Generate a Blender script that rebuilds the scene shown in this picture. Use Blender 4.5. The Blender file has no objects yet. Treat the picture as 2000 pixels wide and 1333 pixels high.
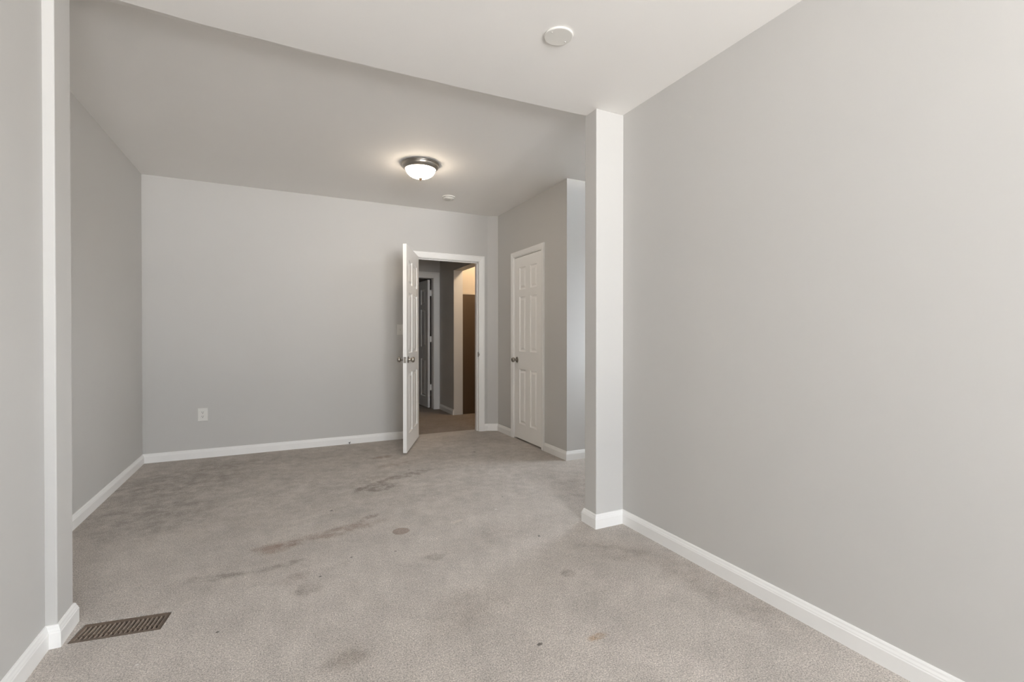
import bpy, bmesh, math, random
from mathutils import Vector, Matrix
C = bpy.context.scene.collection
S = bpy.context.scene
PI = math.pi

# ------------------------------------------------------------------ camera
cam_d = bpy.data.cameras.new('camera')
cam = bpy.data.objects.new('camera', cam_d); C.objects.link(cam)
F_PX = 924.16
cam_d.sensor_width = 36.0
cam_d.lens = 36.0 * F_PX / 2000.0
cam_d.shift_y = -4.6 / 2000.0
cam_d.clip_start = 0.02
cam.location = (0, 0, 1.147)
cam.rotation_euler = (math.radians(90 - 0.335), 0, math.radians(-26.13))
S.camera = cam

# ------------------------------------------------------------------ world, light, exposure
w = bpy.data.worlds.new('sky'); S.world = w; w.use_nodes = True
bg = w.node_tree.nodes['Background']
SKY, FRONT_FILL, SIDE_DIM = 9.0, 18.5, 0.2     # radiance: sky, bright ground added to lift the ceiling, ground dimmed at the side
_nt = w.node_tree; _L = _nt.links.new
_tc = _nt.nodes.new('ShaderNodeTexCoord'); _sp = _nt.nodes.new('ShaderNodeSeparateXYZ'); _L(_tc.outputs['Generated'], _sp.inputs[0])
def _step(sock, a, b, lo, hi):
    r = _nt.nodes.new('ShaderNodeMapRange'); r.inputs[1].default_value = a; r.inputs[2].default_value = b
    r.inputs[3].default_value = lo; r.inputs[4].default_value = hi; _L(sock, r.inputs[0]); return r.outputs[0]
_ma = _nt.nodes.new('ShaderNodeMath'); _ma.operation = 'MULTIPLY_ADD'; _L(_sp.outputs['Y'], _ma.inputs[0]); _ma.inputs[1].default_value = 0.8; _L(_sp.outputs['X'], _ma.inputs[2])
_front = _step(_ma.outputs[0], -0.15, 0.05, 1.0, 0.0)
_g = _step(_front, 0, 1, SIDE_DIM, FRONT_FILL)
_up = _step(_sp.outputs['Z'], -0.03, 0.05, 0.0, 1.0)
_m = _nt.nodes.new('ShaderNodeMix'); _L(_up, _m.inputs[0]); _L(_g, _m.inputs[2]); _m.inputs[3].default_value = SKY
_L(_m.outputs[0], bg.inputs[1])
_c = _nt.nodes.new('ShaderNodeMix'); _c.data_type = 'RGBA'; _L(_up, _c.inputs[0])
_c.inputs[6].default_value = (0.98, 0.98, 0.98, 1); _c.inputs[7].default_value = (0.90, 0.97, 1.05, 1)
_L(_c.outputs[2], bg.inputs[0])
S.view_settings.view_transform = 'Standard'
S.view_settings.look = 'None'
S.view_settings.gamma = 1.0
S.view_settings.use_curve_mapping = False
S.view_settings.exposure = 1.12
S.cycles.max_bounces = 14
S.cycles.diffuse_bounces = 12
S.cycles.transparent_max_bounces = 12
S.cycles.sample_clamp_indirect = 4.0
S.cycles.caustics_reflective = False
S.cycles.caustics_refractive = False
LAMP_E = 17.0          # ceiling light glass, radiance
STAIR_W = 10.0        # warm bulb over the stairs, watts

def portal(name, loc, rot, sx, sy):
    l = bpy.data.lights.new(name, 'AREA'); l.shape = 'RECTANGLE'; l.size = sx; l.size_y = sy
    l.cycles.is_portal = True
    o = bpy.data.objects.new(name, l); C.objects.link(o); o.location = loc; o.rotation_euler = rot
    return o

# windows: (centre, width, z0, z1) all behind the camera or round the corner
WIN_F = [(0.18, 0.76), (1.28, 0.84)]           # front wall, centre x and width
FY = -2.80                                    # inner face of the front wall
WZ0, WZ1 = 0.55, 2.42
for i, (cx, ww) in enumerate(WIN_F):
    portal('window_daylight', (cx, FY - 0.13, (WZ0 + WZ1) / 2), (-PI / 2, 0, PI), ww, WZ1 - WZ0)
AW = (2.92, 3.62, 0.95, 2.06)                 # side window of the alcove: y0 y1 z0 z1
portal('window_daylight', (3.63, (AW[0] + AW[1]) / 2, (AW[2] + AW[3]) / 2), (PI / 2, 0, PI / 2), AW[1] - AW[0], AW[3] - AW[2])

bulb = bpy.data.lights.new('stair_bulb', 'POINT'); bulb.energy = STAIR_W; bulb.color = (1.0, 0.74, 0.48)
bulb.shadow_soft_size = 0.05
bo = bpy.data.objects.new('stair_bulb', bulb); C.objects.link(bo); bo.location = (2.68, 5.95, 2.42)

# ------------------------------------------------------------------ materials
def nm(name):
    m = bpy.data.materials.new(name); m.use_nodes = True
    nt = m.node_tree; b = nt.nodes['Principled BSDF']
    return m, nt, b
def N(nt, t, **kw):
    n = nt.nodes.new(t)
    for k, v in kw.items(): setattr(n, k, v)
    return n
def coord(nt):
    g = N(nt, 'ShaderNodeNewGeometry')
    return g.outputs['Position']
def plain(name, col, rough=0.5, metal=0.0, bump=0.0, scale=60, var=0.0, spec=0.5, dist=0.002):
    m, nt, b = nm(name)
    b.inputs['Base Color'].default_value = (*col, 1); b.inputs['Roughness'].default_value = rough
    b.inputs['Metallic'].default_value = metal; b.inputs['Specular IOR Level'].default_value = spec
    tc = N(nt, 'ShaderNodeTexCoord')
    if var > 0 or bump > 0:
        n = N(nt, 'ShaderNodeTexNoise'); n.inputs['Scale'].default_value = scale; n.inputs['Detail'].default_value = 6
        nt.links.new(tc.outputs['Object'], n.inputs['Vector'])
    if var > 0:
        n2 = N(nt, 'ShaderNodeTexNoise'); n2.inputs['Scale'].default_value = 2.2; n2.inputs['Detail'].default_value = 4
        nt.links.new(tc.outputs['Object'], n2.inputs['Vector'])
        r = N(nt, 'ShaderNodeMapRange'); r.inputs[3].default_value = 1 - var; r.inputs[4].default_value = 1 + var
        nt.links.new(n2.outputs[0], r.inputs[0])
        mx = N(nt, 'ShaderNodeVectorMath', operation='SCALE'); mx.inputs[0].default_value = col
        nt.links.new(r.outputs[0], mx.inputs['Scale']); nt.links.new(mx.outputs[0], b.inputs['Base Color'])
    if bump > 0:
        bp = N(nt, 'ShaderNodeBump'); bp.inputs['Strength'].default_value = bump; bp.inputs['Distance'].default_value = dist
        nt.links.new(n.outputs[0], bp.inputs['Height']); nt.links.new(bp.outputs[0], b.inputs['Normal'])
    return m

M = {}
M['paint'] = plain('greige_wall_paint', (0.570, 0.560, 0.542), 0.62, bump=0.06, scale=35, var=0.02, spec=0.3)
M['ceil'] = plain('ceiling_paint', (0.85, 0.835, 0.815), 0.75, bump=0.08, scale=25, var=0.02, spec=0.2)
M['trim'] = plain('white_trim_paint', (0.87, 0.865, 0.85), 0.38, bump=0.02, scale=80)
M['door'] = plain('white_door_paint', (0.90, 0.89, 0.87), 0.42, bump=0.03, scale=140)
M['plastic'] = plain('white_plastic', (0.76, 0.745, 0.71), 0.4)
M['nickel'] = plain('brushed_nickel', (0.40, 0.37, 0.33), 0.28, metal=1.0, bump=0.02, scale=200)
M['finial'] = plain('antique_bronze', (0.10, 0.07, 0.05), 0.6, spec=0.15)
M['dark'] = plain('dark_slot', (0.03, 0.027, 0.025), 0.7)
M['screw'] = plain('screw_metal', (0.72, 0.70, 0.66), 0.35, metal=0.6)
M['vent'] = plain('brown_enamel_metal', (0.17, 0.128, 0.098), 0.45, metal=0.3, bump=0.15, scale=120, var=0.25)
M['louvre'] = plain('worn_louvre_metal', (0.34, 0.28, 0.23), 0.45, metal=0.3, var=0.25)
M['duct'] = plain('dusty_duct_metal', (0.03, 0.025, 0.02), 0.9)
M['tan'] = plain('warm_stair_paint', (0.54, 0.49, 0.42), 0.7, var=0.02)
M['brown'] = plain('dark_brown_panel', (0.085, 0.055, 0.032), 0.55, var=0.12)
M['smoke'] = plain('aged_white_plastic', (0.60, 0.585, 0.55), 0.45)

def glow(name, col, e):
    m, nt, b = nm(name)
    b.inputs['Base Color'].default_value = (0.9, 0.88, 0.84, 1); b.inputs['Roughness'].default_value = 0.35
    b.inputs['Emission Color'].default_value = (*col, 1); b.inputs['Emission Strength'].default_value = e
    return m
M['glass'] = glow('lit_frosted_glass', (1.0, 0.84, 0.66), LAMP_E)

def pane_mat():
    m, nt, b = nm('window_glass')
    nt.nodes.remove(b)
    t = N(nt, 'ShaderNodeBsdfTransparent'); g = N(nt, 'ShaderNodeBsdfGlossy'); g.inputs['Roughness'].default_value = 0.02
    mx = N(nt, 'ShaderNodeMixShader'); mx.inputs[0].default_value = 0.06
    nt.links.new(t.outputs[0], mx.inputs[1]); nt.links.new(g.outputs[0], mx.inputs[2])
    nt.links.new(mx.outputs[0], nt.nodes['Material Output'].inputs[0])
    return m
M['pane'] = pane_mat()

# carpet: tuft speckle, soft mottling and each stain or tone patch where it lies; one patch is painted shade
# stain or tone patch: x, y, half length, half width, angle (deg), strength, colour multiplier, softness, ragged
STAINS_AND_SHADE = [
    (0.55, 4.20, 2.3, 1.45, -8, 0.65, (0.80, 0.79, 0.77), 1.0, 0.35),  # broad darker tone over the far carpet
    (-0.15, 2.62, 0.55, 0.22, 5, 0.35, (0.84, 0.83, 0.82), 1.0, 0.30),
    (0.35, 2.10, 0.40, 0.25, 20, 0.25, (0.86, 0.85, 0.84), 1.0, 0.30),
    (1.15, 2.45, 0.45, 0.15, 10, 0.30, (0.84, 0.82, 0.80), 1.0, 0.25),
    (-0.72, 4.45, 0.55, 0.42, 10, 0.55, (0.74, 0.73, 0.72), 1.0, 0.30),
    (-0.78, 3.70, 0.40, 0.45, 60, 0.55, (0.74, 0.73, 0.72), 1.0, 0.30),
    (-0.40, 4.90, 0.50, 0.18, -5, 0.40, (0.78, 0.76, 0.74), 1.0, 0.30),
    (0.66, 3.66, 0.17, 0.10, 10, 0.95, (0.60, 0.575, 0.55), 0.7, 0.12),
    (0.90, 3.86, 0.30, 0.05, 22, 0.75, (0.66, 0.63, 0.60), 0.9, 0.10),
    (0.66, 3.86, 0.20, 0.14, 30, 0.35, (0.75, 0.72, 0.69), 0.9, 0.15),
    (0.635, 2.776, 0.050, 0.050, 0, 0.85, (0.68, 0.60, 0.55), 0.18, 0.008),
    (0.27, 2.93, 0.33, 0.06, 12, 0.70, (0.74, 0.67, 0.63), 0.9, 0.08),
    (-0.02, 2.86, 0.12, 0.07, 0, 0.60, (0.77, 0.68, 0.63), 0.9, 0.08),
    (0.50, 3.07, 0.09, 0.03, 30, 0.70, (0.68, 0.63, 0.60), 0.8, 0.05),
    (-0.26, 2.63, 0.17, 0.035, -8, 0.60, (0.70, 0.68, 0.66), 0.9, 0.06),
    (0.02, 2.62, 0.12, 0.035, 12, 0.60, (0.70, 0.68, 0.66), 0.9, 0.06),
    (0.86, 4.55, 0.10, 0.05, 10, 0.80, (0.68, 0.61, 0.55), 0.8, 0.06),
    (0.93, 4.25, 0.20, 0.07, 10, 0.45, (0.76, 0.70, 0.66), 0.9, 0.10),
    (0.11, 2.33, 0.07, 0.05, 10, 0.60, (0.72, 0.70, 0.68), 0.9, 0.07),
    (0.06, 2.45, 0.06, 0.04, 10, 0.45, (0.72, 0.66, 0.63), 0.9, 0.07),
    (0.72, 2.36, 0.06, 0.045, 0, 0.55, (0.72, 0.70, 0.68), 0.9, 0.05),
    (0.21, 1.76, 0.10, 0.07, 30, 0.60, (0.72, 0.70, 0.68), 0.9, 0.06),
    (0.70, 1.86, 0.20, 0.14, 30, 0.35, (0.76, 0.74, 0.72), 1.0, 0.12),
    (1.25, 1.93, 0.035, 0.04, 0, 0.75, (0.68, 0.66, 0.64), 0.8, 0.03),
    (1.085, 1.47, 0.045, 0.018, 0, 0.65, (0.80, 0.66, 0.52), 0.8, 0.02),
    (0.865, 1.528, 0.012, 0.008, 0, 1.0, (0.28, 0.27, 0.26), 0.6, 0.004),
    (1.60, 2.02, 0.22, 0.10, -50, 0.55, (0.76, 0.74, 0.72), 1.0, 0.10),
    (1.78, 1.55, 0.42, 0.12, -88, 0.55, (0.80, 0.78, 0.76), 1.0, 0.08),
    (1.20, 1.30, 0.50, 0.10, -60, 0.30, (1.12, 1.11, 1.12), 1.0, 0.12),
    (1.42, 1.75, 0.30, 0.08, -50, 0.45, (1.13, 1.12, 1.13), 1.0, 0.10),
    (1.27, 2.29, 0.13, 0.06, 0, 0.40, (1.10, 1.09, 1.10), 1.0, 0.08),
    (0.98, 2.77, 0.05, 0.018, 20, 0.75, (1.22, 1.20, 1.18), 0.7, 0.02),
    (0.45, 3.45, 0.02, 0.012, 0, 0.0, (1, 1, 1), 1.0, 0.02),
    (1.95, 4.85, 0.45, 0.20, -25, 0.35, (0.82, 0.80, 0.78), 1.0, 0.20),
    (2.05, 2.95, 0.25, 0.45, 0, 0.45, (0.74, 0.72, 0.70), 1.0, 0.15),  # shade on the floor behind the column, painted into the carpet colour
    (-0.30, 3.35, 0.9, 0.16, 5, 0.30, (1.08, 1.07, 1.06), 1.0, 0.30),
    (-0.58, 1.98, 0.25, 0.18, 20, 0.3, (1.08, 1.08, 1.09), 1.0, 0.12),
]
SPECKS = [(1.28, 2.85, .010, 1), (0.17, 2.42, .008, 0), (0.33, 2.56, .008, 0), (0.99, 4.02, .010, 0), (1.72, 4.35, .016, 0),
          (0.55, 2.53, .007, 0), (-0.22, 2.14, .008, 0), (0.30, 3.30, .012, 0), (-0.45, 2.05, .007, 1), (1.42, 3.05, .008, 0), (1.33, 2.36, .010, 0)]

def carpet(name, base, stains_and_shade, specks):
    m, nt, b = nm(name)
    b.inputs['Roughness'].default_value = 0.95; b.inputs['Specular IOR Level'].default_value = 0.1
    b.inputs['Sheen Weight'].default_value = 0.15
    L = nt.links.new
    pos = coord(nt)
    def noise(scale, detail=3, rough=0.5, src=pos):
        n = N(nt, 'ShaderNodeTexNoise'); n.inputs['Scale'].default_value = scale
        n.inputs['Detail'].default_value = detail; n.inputs['Roughness'].default_value = rough
        L(src, n.inputs['Vector']); return n
    def rng(sock, a, c, lo, hi):
        r = N(nt, 'ShaderNodeMapRange'); r.inputs[1].default_value = a; r.inputs[2].default_value = c
        r.inputs[3].default_value = lo; r.inputs[4].default_value = hi; L(sock, r.inputs[0]); return r.outputs[0]
    def mul(a, c):
        x = N(nt, 'ShaderNodeMath', operation='MULTIPLY'); L(a, x.inputs[0]); L(c, x.inputs[1]); return x.outputs[0]
    fine = noise(190, 3, 0.75)
    mid = noise(70, 3, 0.6)
    v1 = rng(fine.outputs[0], 0.32, 0.68, 0.44, 1.52)
    v2 = rng(mid.outputs[0], 0.3, 0.7, 0.90, 1.10)
    mp = N(nt, 'ShaderNodeMapping'); mp.inputs['Rotation'].default_value = (0, 0, 0.5); mp.inputs['Scale'].default_value = (1.0, 0.85, 1)
    L(pos, mp.inputs[0])
    blot = noise(3.6, 8, 0.68, mp.outputs[0]); v3 = rng(blot.outputs[0], 0.30, 0.70, 0.86, 1.12)
    blot2 = noise(14, 5, 0.7, mp.outputs[0]); v4 = rng(blot2.outputs[0], 0.30, 0.72, 0.90, 1.08)
    val = mul(mul(v1, v2), mul(v3, v4))
    sc = N(nt, 'ShaderNodeVectorMath', operation='SCALE'); sc.inputs[0].default_value = base
    L(val, sc.inputs['Scale']); cur = sc.outputs[0]
    patchy = rng(noise(11, 7, 0.75).outputs[0], 0.38, 0.62, 0.25, 1.45)
    # distorted position for ragged edges
    wn = noise(9, 7, 0.72)
    cen = N(nt, 'ShaderNodeVectorMath', operation='SUBTRACT'); L(wn.outputs['Color'], cen.inputs[0]); cen.inputs[1].default_value = (.5, .5, .5)
    for (x, y, a, c, ang, st, colr, soft, rag) in stains_and_shade:
        if st <= 0: continue
        k = N(nt, 'ShaderNodeVectorMath', operation='SCALE'); L(cen.outputs[0], k.inputs[0]); k.inputs['Scale'].default_value = rag * 2.2
        ad = N(nt, 'ShaderNodeVectorMath', operation='ADD'); L(pos, ad.inputs[0]); L(k.outputs[0], ad.inputs[1])
        sb = N(nt, 'ShaderNodeVectorMath', operation='SUBTRACT'); L(ad.outputs[0], sb.inputs[0]); sb.inputs[1].default_value = (x, y, 0)
        mpp = N(nt, 'ShaderNodeMapping'); mpp.vector_type = 'POINT'
        rot = N(nt, 'ShaderNodeVectorRotate'); rot.rotation_type = 'Z_AXIS'; rot.inputs['Angle'].default_value = -math.radians(ang)
        L(sb.outputs[0], rot.inputs['Vector'])
        mpp.inputs['Scale'].default_value = (1 / a, 1 / c, 0); L(rot.outputs[0], mpp.inputs[0])
        ln = N(nt, 'ShaderNodeVectorMath', operation='LENGTH'); L(mpp.outputs[0], ln.inputs[0])
        mk = N(nt, 'ShaderNodeMapRange'); mk.interpolation_type = 'SMOOTHERSTEP'
        mk.inputs[1].default_value = 1 - soft * 0.75; mk.inputs[2].default_value = 1 + soft * 0.45
        mk.inputs[3].default_value = min(1, st*1.35); mk.inputs[4].default_value = 0; L(ln.outputs[1], mk.inputs[0])
        mx = N(nt, 'ShaderNodeMix'); mx.data_type = 'RGBA'; mx.blend_type = 'MULTIPLY'
        L(mk.outputs[0] if rag < .01 else mul(mk.outputs[0], patchy), mx.inputs[0]); mx.clamp_factor = True; L(cur, mx.inputs[6]); mx.inputs[7].default_value = (*colr, 1)
        cur = mx.outputs[2]
    for (x, y, r, white) in specks:
        sb = N(nt, 'ShaderNodeVectorMath', operation='SUBTRACT'); L(pos, sb.inputs[0]); sb.inputs[1].default_value = (x, y, 0)
        ln = N(nt, 'ShaderNodeVectorMath', operation='LENGTH'); L(sb.outputs[0], ln.inputs[0])
        mk = rng(ln.outputs[1], r * 0.4, r, 0.85, 0)
        mx = N(nt, 'ShaderNodeMix'); mx.data_type = 'RGBA'
        L(mk, mx.inputs[0]); L(cur, mx.inputs[6]); mx.inputs[7].default_value = (0.75, 0.73, 0.7, 1) if white else (0.05, 0.045, 0.04, 1)
        cur = mx.outputs[2]
    L(cur, b.inputs['Base Color'])
    bp = N(nt, 'ShaderNodeBump'); bp.inputs['Strength'].default_value = 0.8; bp.inputs['Distance'].default_value = 0.005
    L(fine.outputs[0], bp.inputs['Height']); L(bp.outputs[0], b.inputs['Normal'])
    return m
M['carpet'] = carpet('beige_grey_carpet', (0.525, 0.480, 0.438), STAINS_AND_SHADE, SPECKS)
M['carpet_hall'] = carpet('brown_hall_carpet', (0.270, 0.225, 0.190), [], [])

# ------------------------------------------------------------------ mesh helpers
def link(name, bm, mat, parent=None, smooth=False, bevel=0, kind=None, label=None, cat=None, weld=True):
    if weld: bmesh.ops.remove_doubles(bm, verts=bm.verts, dist=1e-6)
    bmesh.ops.recalc_face_normals(bm, faces=bm.faces)
    me = bpy.data.meshes.new(name); bm.to_mesh(me); bm.free()
    if smooth:
        for p in me.polygons: p.use_smooth = True
    me.materials.append(mat)
    o = bpy.data.objects.new(name, me); C.objects.link(o)
    if smooth == 'auto':
        md = o.modifiers.new('edges', 'EDGE_SPLIT'); md.split_angle = math.radians(35)
    if bevel > 0:
        md = o.modifiers.new('bevel', 'BEVEL'); md.width = bevel; md.segments = 2; md.limit_method = 'ANGLE'; md.angle_limit = math.radians(50)
    if parent: o.parent = parent
    if kind: o['kind'] = kind
    if label: o['label'] = label
    if cat: o['category'] = cat
    return o
def struct(name, bm, mat, label, cat, parent=None, bevel=0, **k):
    return link(name, bm, mat, parent, bevel=bevel, kind='structure', label=label, cat=cat, **k)
def box(bm, x0, x1, y0, y1, z0, z1):
    vs = [bm.verts.new(p) for p in [(x0,y0,z0),(x1,y0,z0),(x1,y1,z0),(x0,y1,z0),(x0,y0,z1),(x1,y0,z1),(x1,y1,z1),(x0,y1,z1)]]
    for f in [(3,2,1,0),(4,5,6,7),(0,1,5,4),(1,2,6,5),(2,3,7,6),(3,0,4,7)]: bm.faces.new([vs[i] for i in f])
def boxes(*bs):
    bm = bmesh.new()
    for b in bs: box(bm, *b)
    return bm
def prism(bm, pts, z0, z1):
    a = [bm.verts.new((x, y, z0)) for x, y in pts]; b = [bm.verts.new((x, y, z1)) for x, y in pts]
    n = len(pts); bm.faces.new(a[::-1]); bm.faces.new(b)
    for i in range(n): bm.faces.new([a[i], a[(i+1) % n], b[(i+1) % n], b[i]])
def lathe(bm, prof, seg=48, mat=Matrix.Identity(4)):
    """prof: list of (r, h) revolved about +Z."""
    rings = []
    for r, h in prof:
        if r < 1e-6: rings.append([bm.verts.new(mat @ Vector((0, 0, h)))])
        else: rings.append([bm.verts.new(mat @ Vector((r*math.cos(2*PI*i/seg), r*math.sin(2*PI*i/seg), h))) for i in range(seg)])
    for a, b in zip(rings, rings[1:]):
        for i in range(seg):
            j = (i+1) % seg
            if len(a) == 1 and len(b) == 1: continue
            if len(a) == 1: bm.faces.new([a[0], b[i], b[j]])
            elif len(b) == 1: bm.faces.new([a[i], a[j], b[0]])
            else: bm.faces.new([a[i], a[j], b[j], b[i]])
def empty(name, loc, label, cat, group=None, rz=0):
    o = bpy.data.objects.new(name, None); C.objects.link(o); o.location = loc; o.rotation_euler.z = rz
    o['label'] = label; o['category'] = cat; o.empty_display_size = 0.05
    if group: o['group'] = group
    return o

BASE = [(0, 0), (0.0145, 0), (0.0145, 0.056), (0.0125, 0.060), (0.0122, 0.0635), (0.0085, 0.071), (0.0072, 0.077), (0.0045, 0.082), (0, 0.083)]
def sweep_floor(path, prof):
    """profile swept along a floor path, mitred; the room lies on the LEFT of the walking direction."""
    bm = bmesh.new(); P = [Vector((x, y)) for x, y in path]; rows = []
    for i, p in enumerate(P):
        if i == 0: d = (P[1]-P[0]).normalized(); n = Vector((-d.y, d.x)); off = n
        elif i == len(P)-1: d = (P[-1]-P[-2]).normalized(); off = Vector((-d.y, d.x))
        else:
            d1 = (P[i]-P[i-1]).normalized(); d2 = (P[i+1]-P[i]).normalized()
            n1 = Vector((-d1.y, d1.x)); n2 = Vector((-d2.y, d2.x)); off = (n1+n2) / (1 + n1.dot(n2))
        rows.append([bm.verts.new((p.x+off.x*a, p.y+off.y*a, h)) for a, h in prof])
    k = len(prof)
    for r, s in zip(rows, rows[1:]):
        for j in range(k): bm.faces.new([r[j], r[(j+1) % k], s[(j+1) % k], s[j]])
    bm.faces.new(rows[0]); bm.faces.new(rows[-1][::-1])
    return bm
CAS = [(0.0, 0.0), (0.0, 0.009), (0.004, 0.0115), (0.012, 0.0115), (0.018, 0.0135), (0.044, 0.0175), (0.050, 0.0175), (0.056, 0.015), (0.060, 0.0165), (0.064, 0.0165), (0.064, 0.0)]
def casing(bm, u0, u1, H, to3d, reveal=0.006, prof=CAS):
    """U-shaped door casing round opening u0..u1 x 0..H ; to3d(u, v, w) with w = out of the wall."""
    rows = []
    for a, b in prof:
        a += reveal
        rows.append([bm.verts.new(to3d(*q)) for q in [(u0-a, 0, b), (u0-a, H+a, b), (u1+a, H+a, b), (u1+a, 0, b)]])
    k = len(rows)
    for j in range(k):
        r, s = rows[j], rows[(j+1) % k]
        for i in range(3): bm.faces.new([r[i], r[i+1], s[i+1], s[i]])
    bm.faces.new([r[0] for r in rows]); bm.faces.new([r[3] for r in rows][::-1])

def door_leaf(W, H, T, cols, rows):
    """six-panel moulded door; x 0..W, y 0..T, z 0..H; panels moulded on both faces."""
    bm = bmesh.new()
    xs = sorted({0, W, *[c for p in cols for c in p]}); zs = sorted({0, H, *[r for p in rows for r in p]})
    steps = [(0.0, 0.0), (0.004, 0.008), (0.010, 0.0115), (0.018, 0.0115), (0.024, 0.0095), (0.038, 0.0020), (0.041, 0.0015)]
    for y0, s in ((0, 1), (T, -1)):
        for i in range(len(xs)-1):
            for j in range(len(zs)-1):
                a, b, c, d = xs[i], xs[i+1], zs[j], zs[j+1]
                if (a, b) in cols and (c, d) in rows:
                    prev = None
                    for off, dep in steps:
                        y = y0 + s*dep
                        ring = [bm.verts.new(p) for p in [(a+off, y, c+off), (b-off, y, c+off), (b-off, y, d-off), (a+off, y, d-off)]]
                        if prev:
                            for k in range(4): bm.faces.new([prev[k], prev[(k+1) % 4], ring[(k+1) % 4], ring[k]])
                        prev = ring
                    bm.faces.new(prev)
                else:
                    bm.faces.new([bm.verts.new(p) for p in [(a, y0, c), (b, y0, c), (b, y0, d), (a, y0, d)]])
    # edges, split to match the grid
    for i in range(len(xs)-1):
        for z in (0, H): bm.faces.new([bm.verts.new(p) for p in [(xs[i],0,z),(xs[i+1],0,z),(xs[i+1],T,z),(xs[i],T,z)]])
    for j in range(len(zs)-1):
        for x in (0, W): bm.faces.new([bm.verts.new(p) for p in [(x,0,zs[j]),(x,0,zs[j+1]),(x,T,zs[j+1]),(x,T,zs[j])]])
    return bm
def knob_bm(outward):
    """door knob along local y; outward = -1 or +1."""
    bm = bmesh.new()
    m = Matrix.Rotation(-PI/2 * outward, 4, 'X')
    lathe(bm, [(0, 0), (0.033, 0), (0.033, 0.003), (0.030, 0.007), (0.015, 0.010), (0.0125, 0.014), (0.0125, 0.030), (0.016, 0.033),
               (0.0235, 0.037), (0.0268, 0.043), (0.0272, 0.050), (0.0250, 0.058), (0.0205, 0.063), (0.019, 0.0645), (0.0175, 0.0635), (0, 0.0635)], 40, m)
    return bm
def hinge_bm(h=0.089):
    """hinge knuckle with two leaves, local z = pin, centred."""
    bm = bmesh.new()
    lathe(bm, [(0, -h/2-0.003), (0.0035, -h/2-0.003), (0.005, -h/2), (0.0062, -h/2), (0.0062, h/2), (0.005, h/2), (0.0035, h/2+0.003), (0, h/2+0.003)], 16)
    return bm

# ------------------------------------------------------------------ the shell (metres)
XR, XL, YC, YCB = 1.888, -0.775, 2.304, 2.421
XC, XP, YPB = 1.688, -0.741, 2.453
XBL, YB, XK, YG = -1.11, 5.27, 2.37, 3.685
ZF, ZB = 2.497, 2.596
P = M['paint']

# floor with a cut-out for the register
VC = [(-0.715, 2.302), (-0.422, 2.258), (-0.404, 2.386), (-0.700, 2.434)]      # register corners on the floor (ccw)
bm = bmesh.new()
out = [(-1.3, -3.0), (3.7, -3.0), (3.7, 5.40), (-1.3, 5.40)]
ov = [bm.verts.new((x, y, 0)) for x, y in out]; iv = [bm.verts.new((x, y, 0)) for x, y in VC]
ob = [bm.verts.new((x, y, -0.03)) for x, y in out]; ib = [bm.verts.new((x, y, -0.03)) for x, y in VC]
for i in range(4):
    j = (i+1) % 4
    bm.faces.new([ov[i], ov[j], iv[j], iv[i]]); bm.faces.new([ob[j], ob[i], ib[i], ib[j]])
    bm.faces.new([ob[i], ob[j], ov[j], ov[i]]); bm.faces.new([iv[i], iv[j], ib[j], ib[i]])
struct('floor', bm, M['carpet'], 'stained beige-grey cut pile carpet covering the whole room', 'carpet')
struct('floor_hall', boxes((0.3, 3.7, 5.40, 7.21, -0.03, 0.001), (0.3, 3.7, 7.21, 9.2, -0.03, 0.001)), M['carpet_hall'], 'browner carpet of the hall beyond the open door', 'carpet')

# ceilings
bm = bmesh.new()
edge = [(-1.25, 2.405, .078, .028), (-0.90, 2.405, .078, .028), (-0.583, 2.411, .078, .028), (-0.432, 2.425, .074, .027), (-0.289, 2.438, .062, .022), (-0.094, 2.440, .056, .019), (0.12, 2.447, .036, .012), (0.353, 2.445, .016, .004), (0.606, 2.439, .012, .003), (0.886, 2.437, .010, .002), (1.191, 2.429, .008, .002), (1.685, 2.410, .005, .002), (2.1, 2.410, .005, .002)]
r0 = [bm.verts.new((x, -3.00, ZF)) for x, y, c, dz in edge]; r1 = [bm.verts.new((x, y, ZF)) for x, y, c, dz in edge]
r2 = [bm.verts.new((x, y+c, ZF+dz)) for x, y, c, dz in edge]; r3 = [bm.verts.new((x, y+c, 2.72)) for x, y, c, dz in edge]; r4 = [bm.verts.new((x, -3.00, 2.72)) for x, y, c, dz in edge]
for a, b in ((r0, r1), (r1, r2), (r2, r3), (r3, r4), (r4, r0)):
    for i in range(len(edge)-1): bm.faces.new([a[i], a[i+1], b[i+1], b[i]])
for i in (0, len(edge)-1): bm.faces.new([r[i] for r in (r0, r1, r2, r3, r4)])
struct('ceiling_front', bm, M['ceil'], 'pale painted ceiling over the near part of the room, ending in a step', 'ceiling')
struct('ceiling_back', boxes((-1.25, 3.7, 2.36, 5.45, ZB, 2.72)), M['ceil'], 'slightly higher ceiling over the far part of the room', 'ceiling')
struct('ceiling_hall', boxes((0.3, 3.7, 5.39, 9.2, 2.56, 2.68)), M['ceil'], 'dim ceiling of the hall', 'ceiling')

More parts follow.
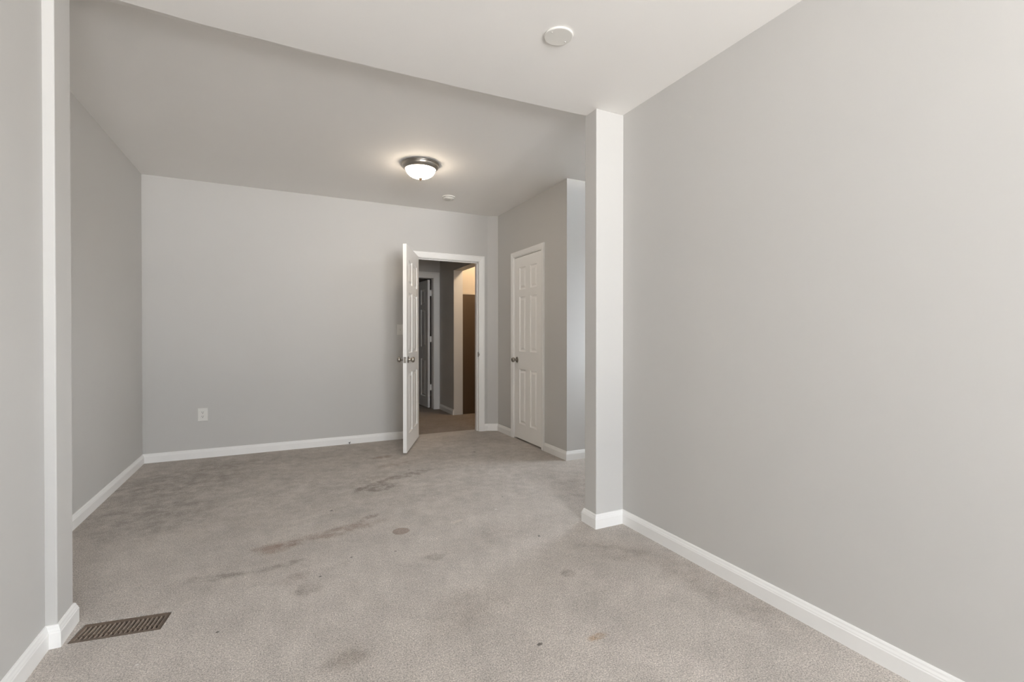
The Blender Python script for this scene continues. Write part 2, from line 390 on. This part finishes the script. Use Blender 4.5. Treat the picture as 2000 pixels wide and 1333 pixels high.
# walls
struct('wall_right', boxes((XR, 2.02, -3.00, YC, 0, ZF)), P, 'long bare greige wall along the right of the room', 'wall')
struct('wall_column_right', boxes((XC, 3.7, YC, YCB, 0, ZF)), P, 'narrow wall return standing out from the right wall', 'wall', bevel=0.004)
struct('wall_left', boxes((-0.90, XL, -3.00, YC, 0, ZF)), P, 'near greige wall at the left edge', 'wall')
struct('wall_pillar_left', boxes((-1.25, XP, YC, YPB, 0, ZF)), P, 'narrow wall return at the left, floor to ceiling', 'wall', bevel=0.004)
struct('wall_back_left', boxes((-1.25, XBL, YPB, 5.39, 0, ZB)), P, 'shaded left wall of the far part of the room', 'wall')
DX0, DX1, DH = 1.367, 2.141, 2.032
bm = boxes((XBL-.1, DX0-.02, YB, 5.39, 0, ZB), (DX1+.02, 2.255, YB, 5.39, 0, ZB), (DX0-.02, DX1+.02, YB, 5.39, DH+.02, ZB))
prism(bm, [(2.255, 5.27), (2.375, 5.211), (2.49, 5.211), (2.49, 5.39), (2.255, 5.39)], 0, ZB)
struct('wall_back', bm, P, 'greige back wall with the open doorway', 'wall', weld=False)
KY0, KY1, KH = 4.152, 4.768, 2.018
struct('wall_closet', boxes((XK, 2.49, YG, KY0-.02, 0, ZB), (XK, 2.49, KY1+.02, 5.215, 0, ZB), (XK, 2.49, KY0-.02, KY1+.02, KH+.02, ZB)), P, 'greige wall holding the narrow closed closet door', 'wall', weld=False)
struct('wall_alcove', boxes((2.49, 3.7, YG, YG+.12, 0, ZB)), P, 'daylit wall beside the closet corner, half hidden by the column', 'wall')
struct('wall_closet_back', boxes((3.0, 3.1, YG+.12, 5.39, 0, ZB), (2.49, 3.7, 5.27, 5.39, 0, ZB)), P, 'inner walls of the closet', 'wall')
a0, a1, z0, z1 = AW
struct('wall_alcove_side', boxes((3.5, 3.62, YCB, a0, 0, ZB), (3.5, 3.62, a1, YG, 0, ZB), (3.5, 3.62, a0, a1, 0, z0), (3.5, 3.62, a0, a1, z1, ZB)), P, 'side wall of the alcove with its window', 'wall', weld=False)
bs = []; x = -0.9
for cx, ww in WIN_F:
    bs += [(x, cx-ww/2, FY-.12, FY, 0, ZF), (cx-ww/2, cx+ww/2, FY-.12, FY, 0, WZ0), (cx-ww/2, cx+ww/2, FY-.12, FY, WZ1, ZF)]; x = cx+ww/2
bs.append((x, 2.02, FY-.12, FY, 0, ZF))
struct('wall_front', boxes(*bs), P, 'window wall behind the viewer', 'wall', weld=False)
# hall, stair and the room beyond
HX, HY, CAPY = 2.253, 7.162, 6.50
OZ = 2.092
struct('wall_hall_right', boxes((HX, 2.39, 5.39, 5.52, 0, 2.56), (HX, 2.39, 5.52, CAPY, OZ, 2.56), (HX, 2.39, CAPY, HY, 0, 2.56)), P, 'hall wall with the square opening to the stairs', 'wall', weld=False)
FX0, FX1, FH = 1.375, 2.150, 2.045
struct('wall_hall_far', boxes((0.3, FX0-.02, HY, HY+.12, 0, 2.56), (FX1+.02, 3.7, HY, HY+.12, 0, 2.56), (FX0-.02, FX1+.02, HY, HY+.12, FH+.02, 2.56)), P, 'far wall of the hall with a second doorway', 'wall', weld=False)
struct('wall_hall_left', boxes((0.3, 0.4, 5.39, HY, 0, 2.56)), P, 'left end wall of the hall', 'wall')
struct('wall_far_room', boxes((0.3, 0.4, HY+.12, 9.2, 0, 2.56), (2.6, 2.7, HY+.12, 9.2, 0, 2.56), (0.4, 2.6, 9.1, 9.2, 0, 2.56)), P, 'walls of the unlit room beyond the hall', 'wall')
struct('wall_stair', boxes((2.39, 3.7, 6.575, 6.69, 0, 2.56), (3.6, 3.7, 5.39, 6.575, 0, 2.56)), M['tan'], 'warm lit stair wall seen through the doorway', 'wall', weld=False)
struct('wall_stair_lower', boxes((2.39, 3.6, 6.530, 6.575, 0, 1.755)), M['brown'], 'dark brown lower panel on the stair wall', 'wall panel')
struct('trim_stair_cap', boxes((2.39, 3.6, 6.526, 6.575, 1.755, 1.775)), M['tan'], 'thin ledge over the dark stair panel', 'trim')

# baseboards (walk with the room on the left)
T = M['trim']
struct('baseboard_right', sweep_floor([(XR, FY), (XR, YC), (XC, YC), (XC, YCB), (3.5, YCB)], BASE), T, 'white baseboard along the right wall and round the column', 'baseboard')
struct('baseboard_left', sweep_floor([(XBL, YPB), (XP, YPB), (XP, YC), (XL, YC), (XL, FY)], BASE), T, 'white baseboard round the left wall return', 'baseboard')
struct('baseboard_back_left', sweep_floor([(DX0-.071, YB), (XBL, YB), (XBL, YPB)], BASE), T, 'white baseboard along the back and left walls', 'baseboard')
struct('baseboard_back', sweep_floor([(XK, KY1+.071), (XK, 5.2135), (2.2555, 5.27), (DX1+.071, YB)], BASE), T, 'short white baseboard between the two doorways', 'baseboard')
struct('baseboard_closet', sweep_floor([(3.5, YG), (XK, YG), (XK, KY0-.071)], BASE), T, 'white baseboard round the outer corner by the closet', 'baseboard')
struct('baseboard_hall', sweep_floor([(HX, CAPY), (HX, HY-.02)], BASE), T, 'white baseboard on the hall wall', 'baseboard')

# ------------------------------------------------------------------ doorways
def hinge(parent, loc, rz=0.0, leaf=None, mat=None):
    bm = hinge_bm()
    if leaf: box(bm, *leaf)
    o = link('hinge', bm, mat or M['trim'], parent, smooth='auto'); o.location = loc; o.rotation_euler.z = rz
    o['label'] = 'painted white hinge'
    return o

# doorway of the open door
f = lambda u, v, ww: (u, YB-ww, v)
bm = bmesh.new(); casing(bm, DX0, DX1, DH, f)
tr = struct('trim_1', bm, T, 'white casing round the open doorway in the back wall', 'door casing')
jb = boxes((DX0-.02, DX0, YB-.001, 5.391, 0, DH), (DX1, DX1+.02, YB-.001, 5.391, 0, DH), (DX0-.02, DX1+.02, YB-.001, 5.391, DH, DH+.02),
           (DX0, DX0+.011, YB+.040, YB+.075, 0, DH), (DX1-.011, DX1, YB+.040, YB+.075, 0, DH), (DX0, DX1, YB+.040, YB+.075, DH-.011, DH))
link('jamb', jb, T, tr, bevel=.0015, weld=False)
bm = bmesh.new(); casing(bm, DX0, DX1, DH, lambda u, v, ww: (u, 5.39+ww, v)); link('hall_casing', bm, T, tr)
sp = link('strike_plate', boxes((DX1-.0015, DX1+.001, YB-.002, YB+.034, .895, .953)), M['nickel'], tr); sp['label'] = 'small nickel strike plate'
bm = bmesh.new(); lathe(bm, [(0, -.014), (.010, -.014), (.010, .014), (0, .014)], 20, Matrix.Translation((DX1-.001, YB-.006, .922)) @ Matrix.Scale(1, 4))
link('strike_lip', bm, M['nickel'], sp, smooth='auto')

def mk_leaf(name, W, H, T_, cols, label, loc, rz, z_knob, backset, both=True, knob_side=-1, hinges=(), hside=0):
    rows = [(0.165, 0.765), (0.960, 1.560), (1.640, 1.880)]
    o = struct(name, door_leaf(W, H, T_, cols, rows), M['door'], label, 'door', bevel=0)
    o.location = loc; o.rotation_euler.z = rz
    sides = (-1, 1) if both else (knob_side,)
    for s in sides:
        k = link('door_knob', knob_bm(s), M['nickel'], o, smooth='auto'); k.location = (W-backset, 0 if s < 0 else T_, z_knob)
        k['label'] = 'brushed nickel round knob'
    return o

PC76 = [(0.118, 0.328), (0.432, 0.642)]
ang = math.radians(-113.6)
d1 = mk_leaf('door_1', 0.760, 2.015, 0.035, PC76, 'open white six-panel door standing out into the room', (1.366, 5.240, 0.018), ang, 0.897, 0.062)
bm = boxes((0.7595, 0.7612, 0.005, 0.030, 0.868, 0.926), (0.760, 0.770, 0.011, 0.024, 0.888, 0.906))
lp = link('latch_plate', bm, M['nickel'], d1, weld=False); lp['label'] = 'nickel latch plate in the door edge'
for z in (0.24, 0.99, 1.76): hinge(d1, (-.002, -.004, z))

# closet door and casing, on the wall x = XK (u = -y so that the frame reads left to right)
g = lambda u, v, ww: (XK-ww, -u, v)
bm = bmesh.new(); casing(bm, -KY1, -KY0, KH, g, prof=[(a*0.86, b) for a, b in CAS])
tk = struct('trim_2', bm, T, 'white casing round the narrow closet door', 'door casing')
jb = boxes((XK-.001, XK+.12, KY0-.02, KY0, 0, KH), (XK-.001, XK+.12, KY1, KY1+.02, 0, KH), (XK-.001, XK+.12, KY0-.02, KY1+.02, KH, KH+.02),
           (XK+.040, XK+.07, KY0, KY0+.011, 0, KH), (XK+.040, XK+.07, KY1-.011, KY1, 0, KH), (XK+.040, XK+.07, KY0, KY1, KH-.011, KH))
link('jamb', jb, T, tk, weld=False)
KW = KY1-KY0-.006
d2 = mk_leaf('door_2', KW, 1.996, 0.035, [(0.100, 0.246), (0.348, 0.494)], 'closed narrow white six-panel closet door', (XK+.001, KY0+.003, 0.016), PI/2, 0.866, 0.062, both=False, knob_side=1)
# with rz = 90 deg local y (thickness) points to -x : shift so the leaf lies inside the wall
d2.location.x = XK+.036
for z in (0.256, 0.994, 1.758): hinge(d2, (-.002, 0.037, z), leaf=(0.0, 0.020, -0.004, -0.0015, -0.044, 0.044))

# far hall door
bm = bmesh.new(); casing(bm, FX0, FX1, FH, lambda u, v, ww: (u, HY-ww, v), prof=[(a*1.35, b) for a, b in CAS])
tf = struct('trim_3', bm, T, 'white casing round the second doorway across the hall', 'door casing')
jb = boxes((FX0-.02, FX0, HY-.001, HY+.121, 0, FH), (FX1, FX1+.02, HY-.001, HY+.121, 0, FH), (FX0-.02, FX1+.02, HY-.001, HY+.121, FH, FH+.02))
link('jamb', jb, T, tf, weld=False)
d3 = mk_leaf('door_3', 0.755, 2.015, 0.035, PC76, 'white six-panel door standing ajar across the hall', (2.128, HY+.120, 0.015), math.radians(93.5), 0.9, 0.062)
for z in (0.318, 1.080, 1.809): hinge(d3, (-.002, -.010, z), leaf=(-0.003, -0.0005, -0.018, 0.030, -0.044, 0.044))

# ------------------------------------------------------------------ windows
def window(name, label, to3d, W, H, ry):
    """to3d maps (u across, v up, w depth)."""
    def bx(bm, u0, u1, v0, v1, w0, w1):
        vs = [bm.verts.new(to3d(*q)) for q in [(u0,v0,w0),(u1,v0,w0),(u1,v1,w0),(u0,v1,w0),(u0,v0,w1),(u1,v0,w1),(u1,v1,w1),(u0,v1,w1)]]
        for f_ in [(3,2,1,0),(4,5,6,7),(0,1,5,4),(1,2,6,5),(2,3,7,6),(3,0,4,7)]: bm.faces.new([vs[i] for i in f_])
    bm = bmesh.new(); t = .035
    for q in [(0, t, 0, H), (W-t, W, 0, H), (t, W-t, 0, t), (t, W-t, H-t, H), (t, W-t, H/2-.02, H/2+.02)]: bx(bm, *q, .04, .08)
    o = struct(name, bm, M['trim'], label, 'window', weld=False)
    bm = bmesh.new(); bx(bm, t, W-t, t, H-t, .058, .061); link('pane', bm, M['pane'], o)
    bm = bmesh.new(); bx(bm, -.03, W+.03, -.02, 0, -.05, .12); link('window_sill', bm, M['trim'], o)
    return o
for i, (cx, ww) in enumerate(WIN_F):
    window('window_%d' % (i+1), ['white sash window behind the viewer, nearer the left wall', 'white sash window behind the viewer, nearer the right wall'][i],
           lambda u, v, d, cx=cx, ww=ww: (cx-ww/2+u, FY-d, WZ0+v), ww, WZ1-WZ0, 0)
window('window_3', 'white sash window at the side of the alcove', lambda u, v, d: (3.5+d, AW[0]+u, AW[2]+v), AW[1]-AW[0], AW[3]-AW[2], 0)

# ------------------------------------------------------------------ ceiling light
t = empty('ceiling_light', (1.067, 3.925, ZB), 'lit flush mount dome light with brushed nickel rim on the ceiling', 'ceiling light')
bm = bmesh.new()
lathe(bm, [(0, -.001), (.150, -.001), (.158, -.003), (.160, -.008), (.158, -.013), (.152, -.016), (.150, -.021), (.150, -.026), (.146, -.032), (.141, -.040), (.134, -.047), (.128, -.050), (.124, -.048), (.122, -.040), (.118, -.030), (0, -.030)], 72)
link('pan', bm, M['nickel'], t, smooth='auto')['label'] = 'brushed nickel rim'
bm = bmesh.new()
pr = [(.122, -.038)] + [(.122*math.cos(a), -.046-(.076)*math.sin(a)) for a in [i*PI/2/14 for i in range(14)]] + [(0, -.122)]
lathe(bm, pr, 72); link('glass_dome', bm, M['glass'], t, smooth=True)['label'] = 'glowing frosted glass dome'
bm = bmesh.new(); lathe(bm, [(0, -.118), (.0150, -.1195), (.0165, -.123), (.0145, -.128), (.008, -.131), (.0075, -.136), (.0045, -.141), (0, -.1425)], 28)
link('finial', bm, M['finial'], t, smooth='auto')['label'] = 'small dark finial'

# ------------------------------------------------------------------ smoke detector
t = empty('smoke_detector', (1.580, 4.718, ZB), 'small round white smoke detector on the far ceiling', 'smoke detector')
bm = bmesh.new(); lathe(bm, [(0, -.0005), (.066, -.0005), (.067, -.004), (.066, -.010), (.062, -.011), (0, -.011)], 48); link('base', bm, M['plastic'], t, smooth='auto')
bm = bmesh.new(); lathe(bm, [(.054, -.010), (.054, -.015)], 48); link('smoke_slot', bm, M['dark'], t, smooth=True)
bm = bmesh.new(); lathe(bm, [(0, -.014), (.059, -.014), (.060, -.020), (.056, -.028), (.046, -.034), (.030, -.036), (0, -.036)], 48); link('cover', bm, M['smoke'], t, smooth='auto')
bm = bmesh.new(); lathe(bm, [(0, -.035), (.007, -.035), (.007, -.038), (0, -.0385)], 20, Matrix.Translation((.022, -.012, 0))); link('test_button', bm, M['plastic'], t, smooth='auto')

# ------------------------------------------------------------------ blank ceiling cover plate
t = empty('ceiling_cover_plate', (1.127, 1.823, ZF), 'round white blank cover plate on the near ceiling', 'cover plate')
bm = bmesh.new(); lathe(bm, [(0, -.0003), (.0635, -.0003), (.0655, -.003), (.0645, -.007), (.062, -.0085), (.058, -.0085), (0, -.0085)], 72); link('plate', bm, M['plastic'], t, smooth='auto')
for k in (-1, 1):
    bm = bmesh.new(); lathe(bm, [(0, -.008), (.0038, -.008), (.0032, -.0100), (0, -.0108)], 16, Matrix.Translation((k*.044, k*.016, 0)))
    link('screw', bm, M['screw'], t, smooth='auto')

# ------------------------------------------------------------------ outlet and switch
def plate_bm(W, H, holes=()):
    bm = bmesh.new(); c = .004
    a = [(-W/2, -H/2), (W/2, -H/2), (W/2, H/2), (-W/2, H/2)]
    rings = []
    for ins, y in ((0, 0), (0.0003, -.002), (.003, -.0052), (.006, -.0058)):
        rings.append([bm.verts.new((x - math.copysign(ins, x), y, z - math.copysign(ins, z))) for x, z in a])
    for r, s in zip(rings, rings[1:]):
        for i in range(4): bm.faces.new([r[i], r[(i+1) % 4], s[(i+1) % 4], s[i]])
    bm.faces.new(rings[-1]); bm.faces.new(rings[0][::-1])
    return bm
t = empty('wall_outlet', (-0.652, YB, 0.407), 'white duplex electrical outlet low on the back wall', 'electrical outlet')
link('plate', plate_bm(.082, .123), M['plastic'], t)
for s in (-1, 1):
    bm = bmesh.new(); lathe(bm, [(.0172, 0), (.0172, .0078), (.016, .0088), (0, .0088)], 32, Matrix.Translation((0, 0, s*.0195)) @ Matrix.Rotation(PI/2, 4, 'X'))
    for v in bm.verts: v.co.z = max(min(v.co.z, s*.0195+.0135), s*.0195-.0135)
    r = link('receptacle', bm, M['plastic'], t, smooth='auto', weld=False)
    bm = boxes((-.0080, -.0050, -.0093, -.0085, s*.0195+.000, s*.0195+.0095), (.0050, .0080, -.0093, -.0085, s*.0195+.001, s*.0195+.0085))
    lathe(bm, [(0, 0), (.0032, 0), (.0032, .0008), (0, .0008)], 14, Matrix.Translation((0, -.0085, s*.0195-.0070)) @ Matrix.Rotation(PI/2, 4, 'X'))
    link('socket_slots', bm, M['dark'], r, weld=False)
bm = bmesh.new(); lathe(bm, [(.0032, 0), (.0030, .0072), (0, .0076)], 16, Matrix.Rotation(PI/2, 4, 'X')); link('screw', bm, M['screw'], t, smooth='auto')

t = empty('light_switch', (1.224, YB, 1.217), 'white double toggle switch plate half hidden by the open door', 'light switch')
link('plate', plate_bm(.118, .121), M['plastic'], t)
for s in (-1, 1):
    tg = boxes((s*.023-.0048, s*.023+.0048, -.0068, -.005, -.012, .012))
    tt = link('toggle', tg, M['smoke'], t)
    bm = bmesh.new(); prism(bm, [(-.0036, -.018), (.0036, -.018), (.0044, -.005), (-.0044, -.005)], -.0045, .0045)
    bmesh.ops.rotate(bm, verts=bm.verts, cent=(0, -.005, 0), matrix=Matrix.Rotation(math.radians(-28), 3, 'X')); bmesh.ops.translate(bm, verts=bm.verts, vec=(s*.023, 0, 0))
    link('lever', bm, M['plastic'], tt)
    for z in (-.030, .030):
        bm = bmesh.new(); lathe(bm, [(.0028, 0), (.0026, .0066), (0, .007)], 14, Matrix.Translation((s*.023, 0, z)) @ Matrix.Rotation(PI/2, 4, 'X')); link('screw', bm, M['screw'], t, smooth='auto')

# ------------------------------------------------------------------ floor register beside the left wall return
vx, vy = -0.562, 2.346; vang = math.radians(-8.6); VL, VW = 0.297, 0.128
t = empty('floor_vent', (vx, vy, 0), 'brown metal floor register in the carpet beside the left wall return', 'floor vent', rz=vang)
a, b = VL/2, VW/2
bm = bmesh.new()
def frame(bm, a, b, ia, ib, z0, z1, zi):
    o = [bm.verts.new(p) for p in [(-a,-b,z0),(a,-b,z0),(a,b,z0),(-a,b,z0)]]; m_ = [bm.verts.new(p) for p in [(-a+.004,-b+.004,z1),(a-.004,-b+.004,z1),(a-.004,b-.004,z1),(-a+.004,b-.004,z1)]]
    n_ = [bm.verts.new(p) for p in [(-ia,-ib,zi),(ia,-ib,zi),(ia,ib,zi),(-ia,ib,zi)]]; q = [bm.verts.new(p) for p in [(-ia,-ib,z0-.012),(ia,-ib,z0-.012),(ia,ib,z0-.012),(-ia,ib,z0-.012)]]
    for r, s in ((o, m_), (m_, n_), (n_, q), (q, o)):
        for i in range(4): bm.faces.new([r[i], r[(i+1) % 4], s[(i+1) % 4], s[i]])
frame(bm, a-.001, b-.001, a-.014, b-.020, -.010, -.001, -.004)
link('frame', bm, M['vent'], t)
# a wide damped field and a narrow open row, divided by a rail, crossed by thin louvres
ia, ib = a-.014, b-.020
yr = -ib*0.46
link('rail', boxes((-ia, ia, yr-.0014, yr+.0014, -.012, -.0035)), M['vent'], t)
link('damper', boxes((-ia, ia, yr+.022, ib, -.0185, -.0170)), M['vent'], t)
nl = 17
for k in range(nl+1):
    x = -ia + k*2*ia/nl
    bm = bmesh.new(); hw = .0021
    vs = [(x-hw+dx, y, z) for dx, z in ((0, -.0040), (.0020, -.0150)) for y in (-ib, ib)] + [(x+hw+dx, y, z) for dx, z in ((0, -.0040), (.0020, -.0150)) for y in (-ib, ib)]
    V = [bm.verts.new(p) for p in vs]
    for f_ in [(0,1,3,2), (4,6,7,5), (0,4,5,1), (2,3,7,6), (0,2,6,4), (1,5,7,3)]: bm.faces.new([V[i] for i in f_])
    link('louvre', bm, M['louvre'], t)
bm = bmesh.new()
o1 = [bm.verts.new(p) for p in [(-a+.002,-b+.002,-.012),(a-.002,-b+.002,-.012),(a-.002,b-.002,-.012),(-a+.002,b-.002,-.012)]]
o2 = [bm.verts.new((v.co.x*.9, v.co.y*.8, -.16)) for v in o1]
for i in range(4): bm.faces.new([o1[i], o1[(i+1) % 4], o2[(i+1) % 4], o2[i]])
bm.faces.new(o2); link('duct', bm, M['duct'], t)

# ------------------------------------------------------------------ clipped cable stub by the back baseboard
bm = bmesh.new()
for (x0, y0, zz0, x1, y1, zz1, r) in [(0, 0, .012, -.010, -.016, .018, .0035), (0, 0, .014, .006, -.014, .024, .002), (0, 0, .012, -.004, -.020, .006, .0025)]:
    d = Vector((x1-x0, y1-y0, zz1-zz0)); q = d.to_track_quat('Z', 'Y').to_matrix().to_4x4()
    lathe(bm, [(0, 0), (r, 0), (r, d.length), (0, d.length)], 10, Matrix.Translation((x0, y0, zz0)) @ q)
o = link('cable_stub', bm, M['dark'], None, smooth='auto', weld=False); o.location = (0.662, YB-.0140, 0)
o['label'] = 'tiny dark clipped cable end poking out at the back wall baseboard'; o['category'] = 'cable'
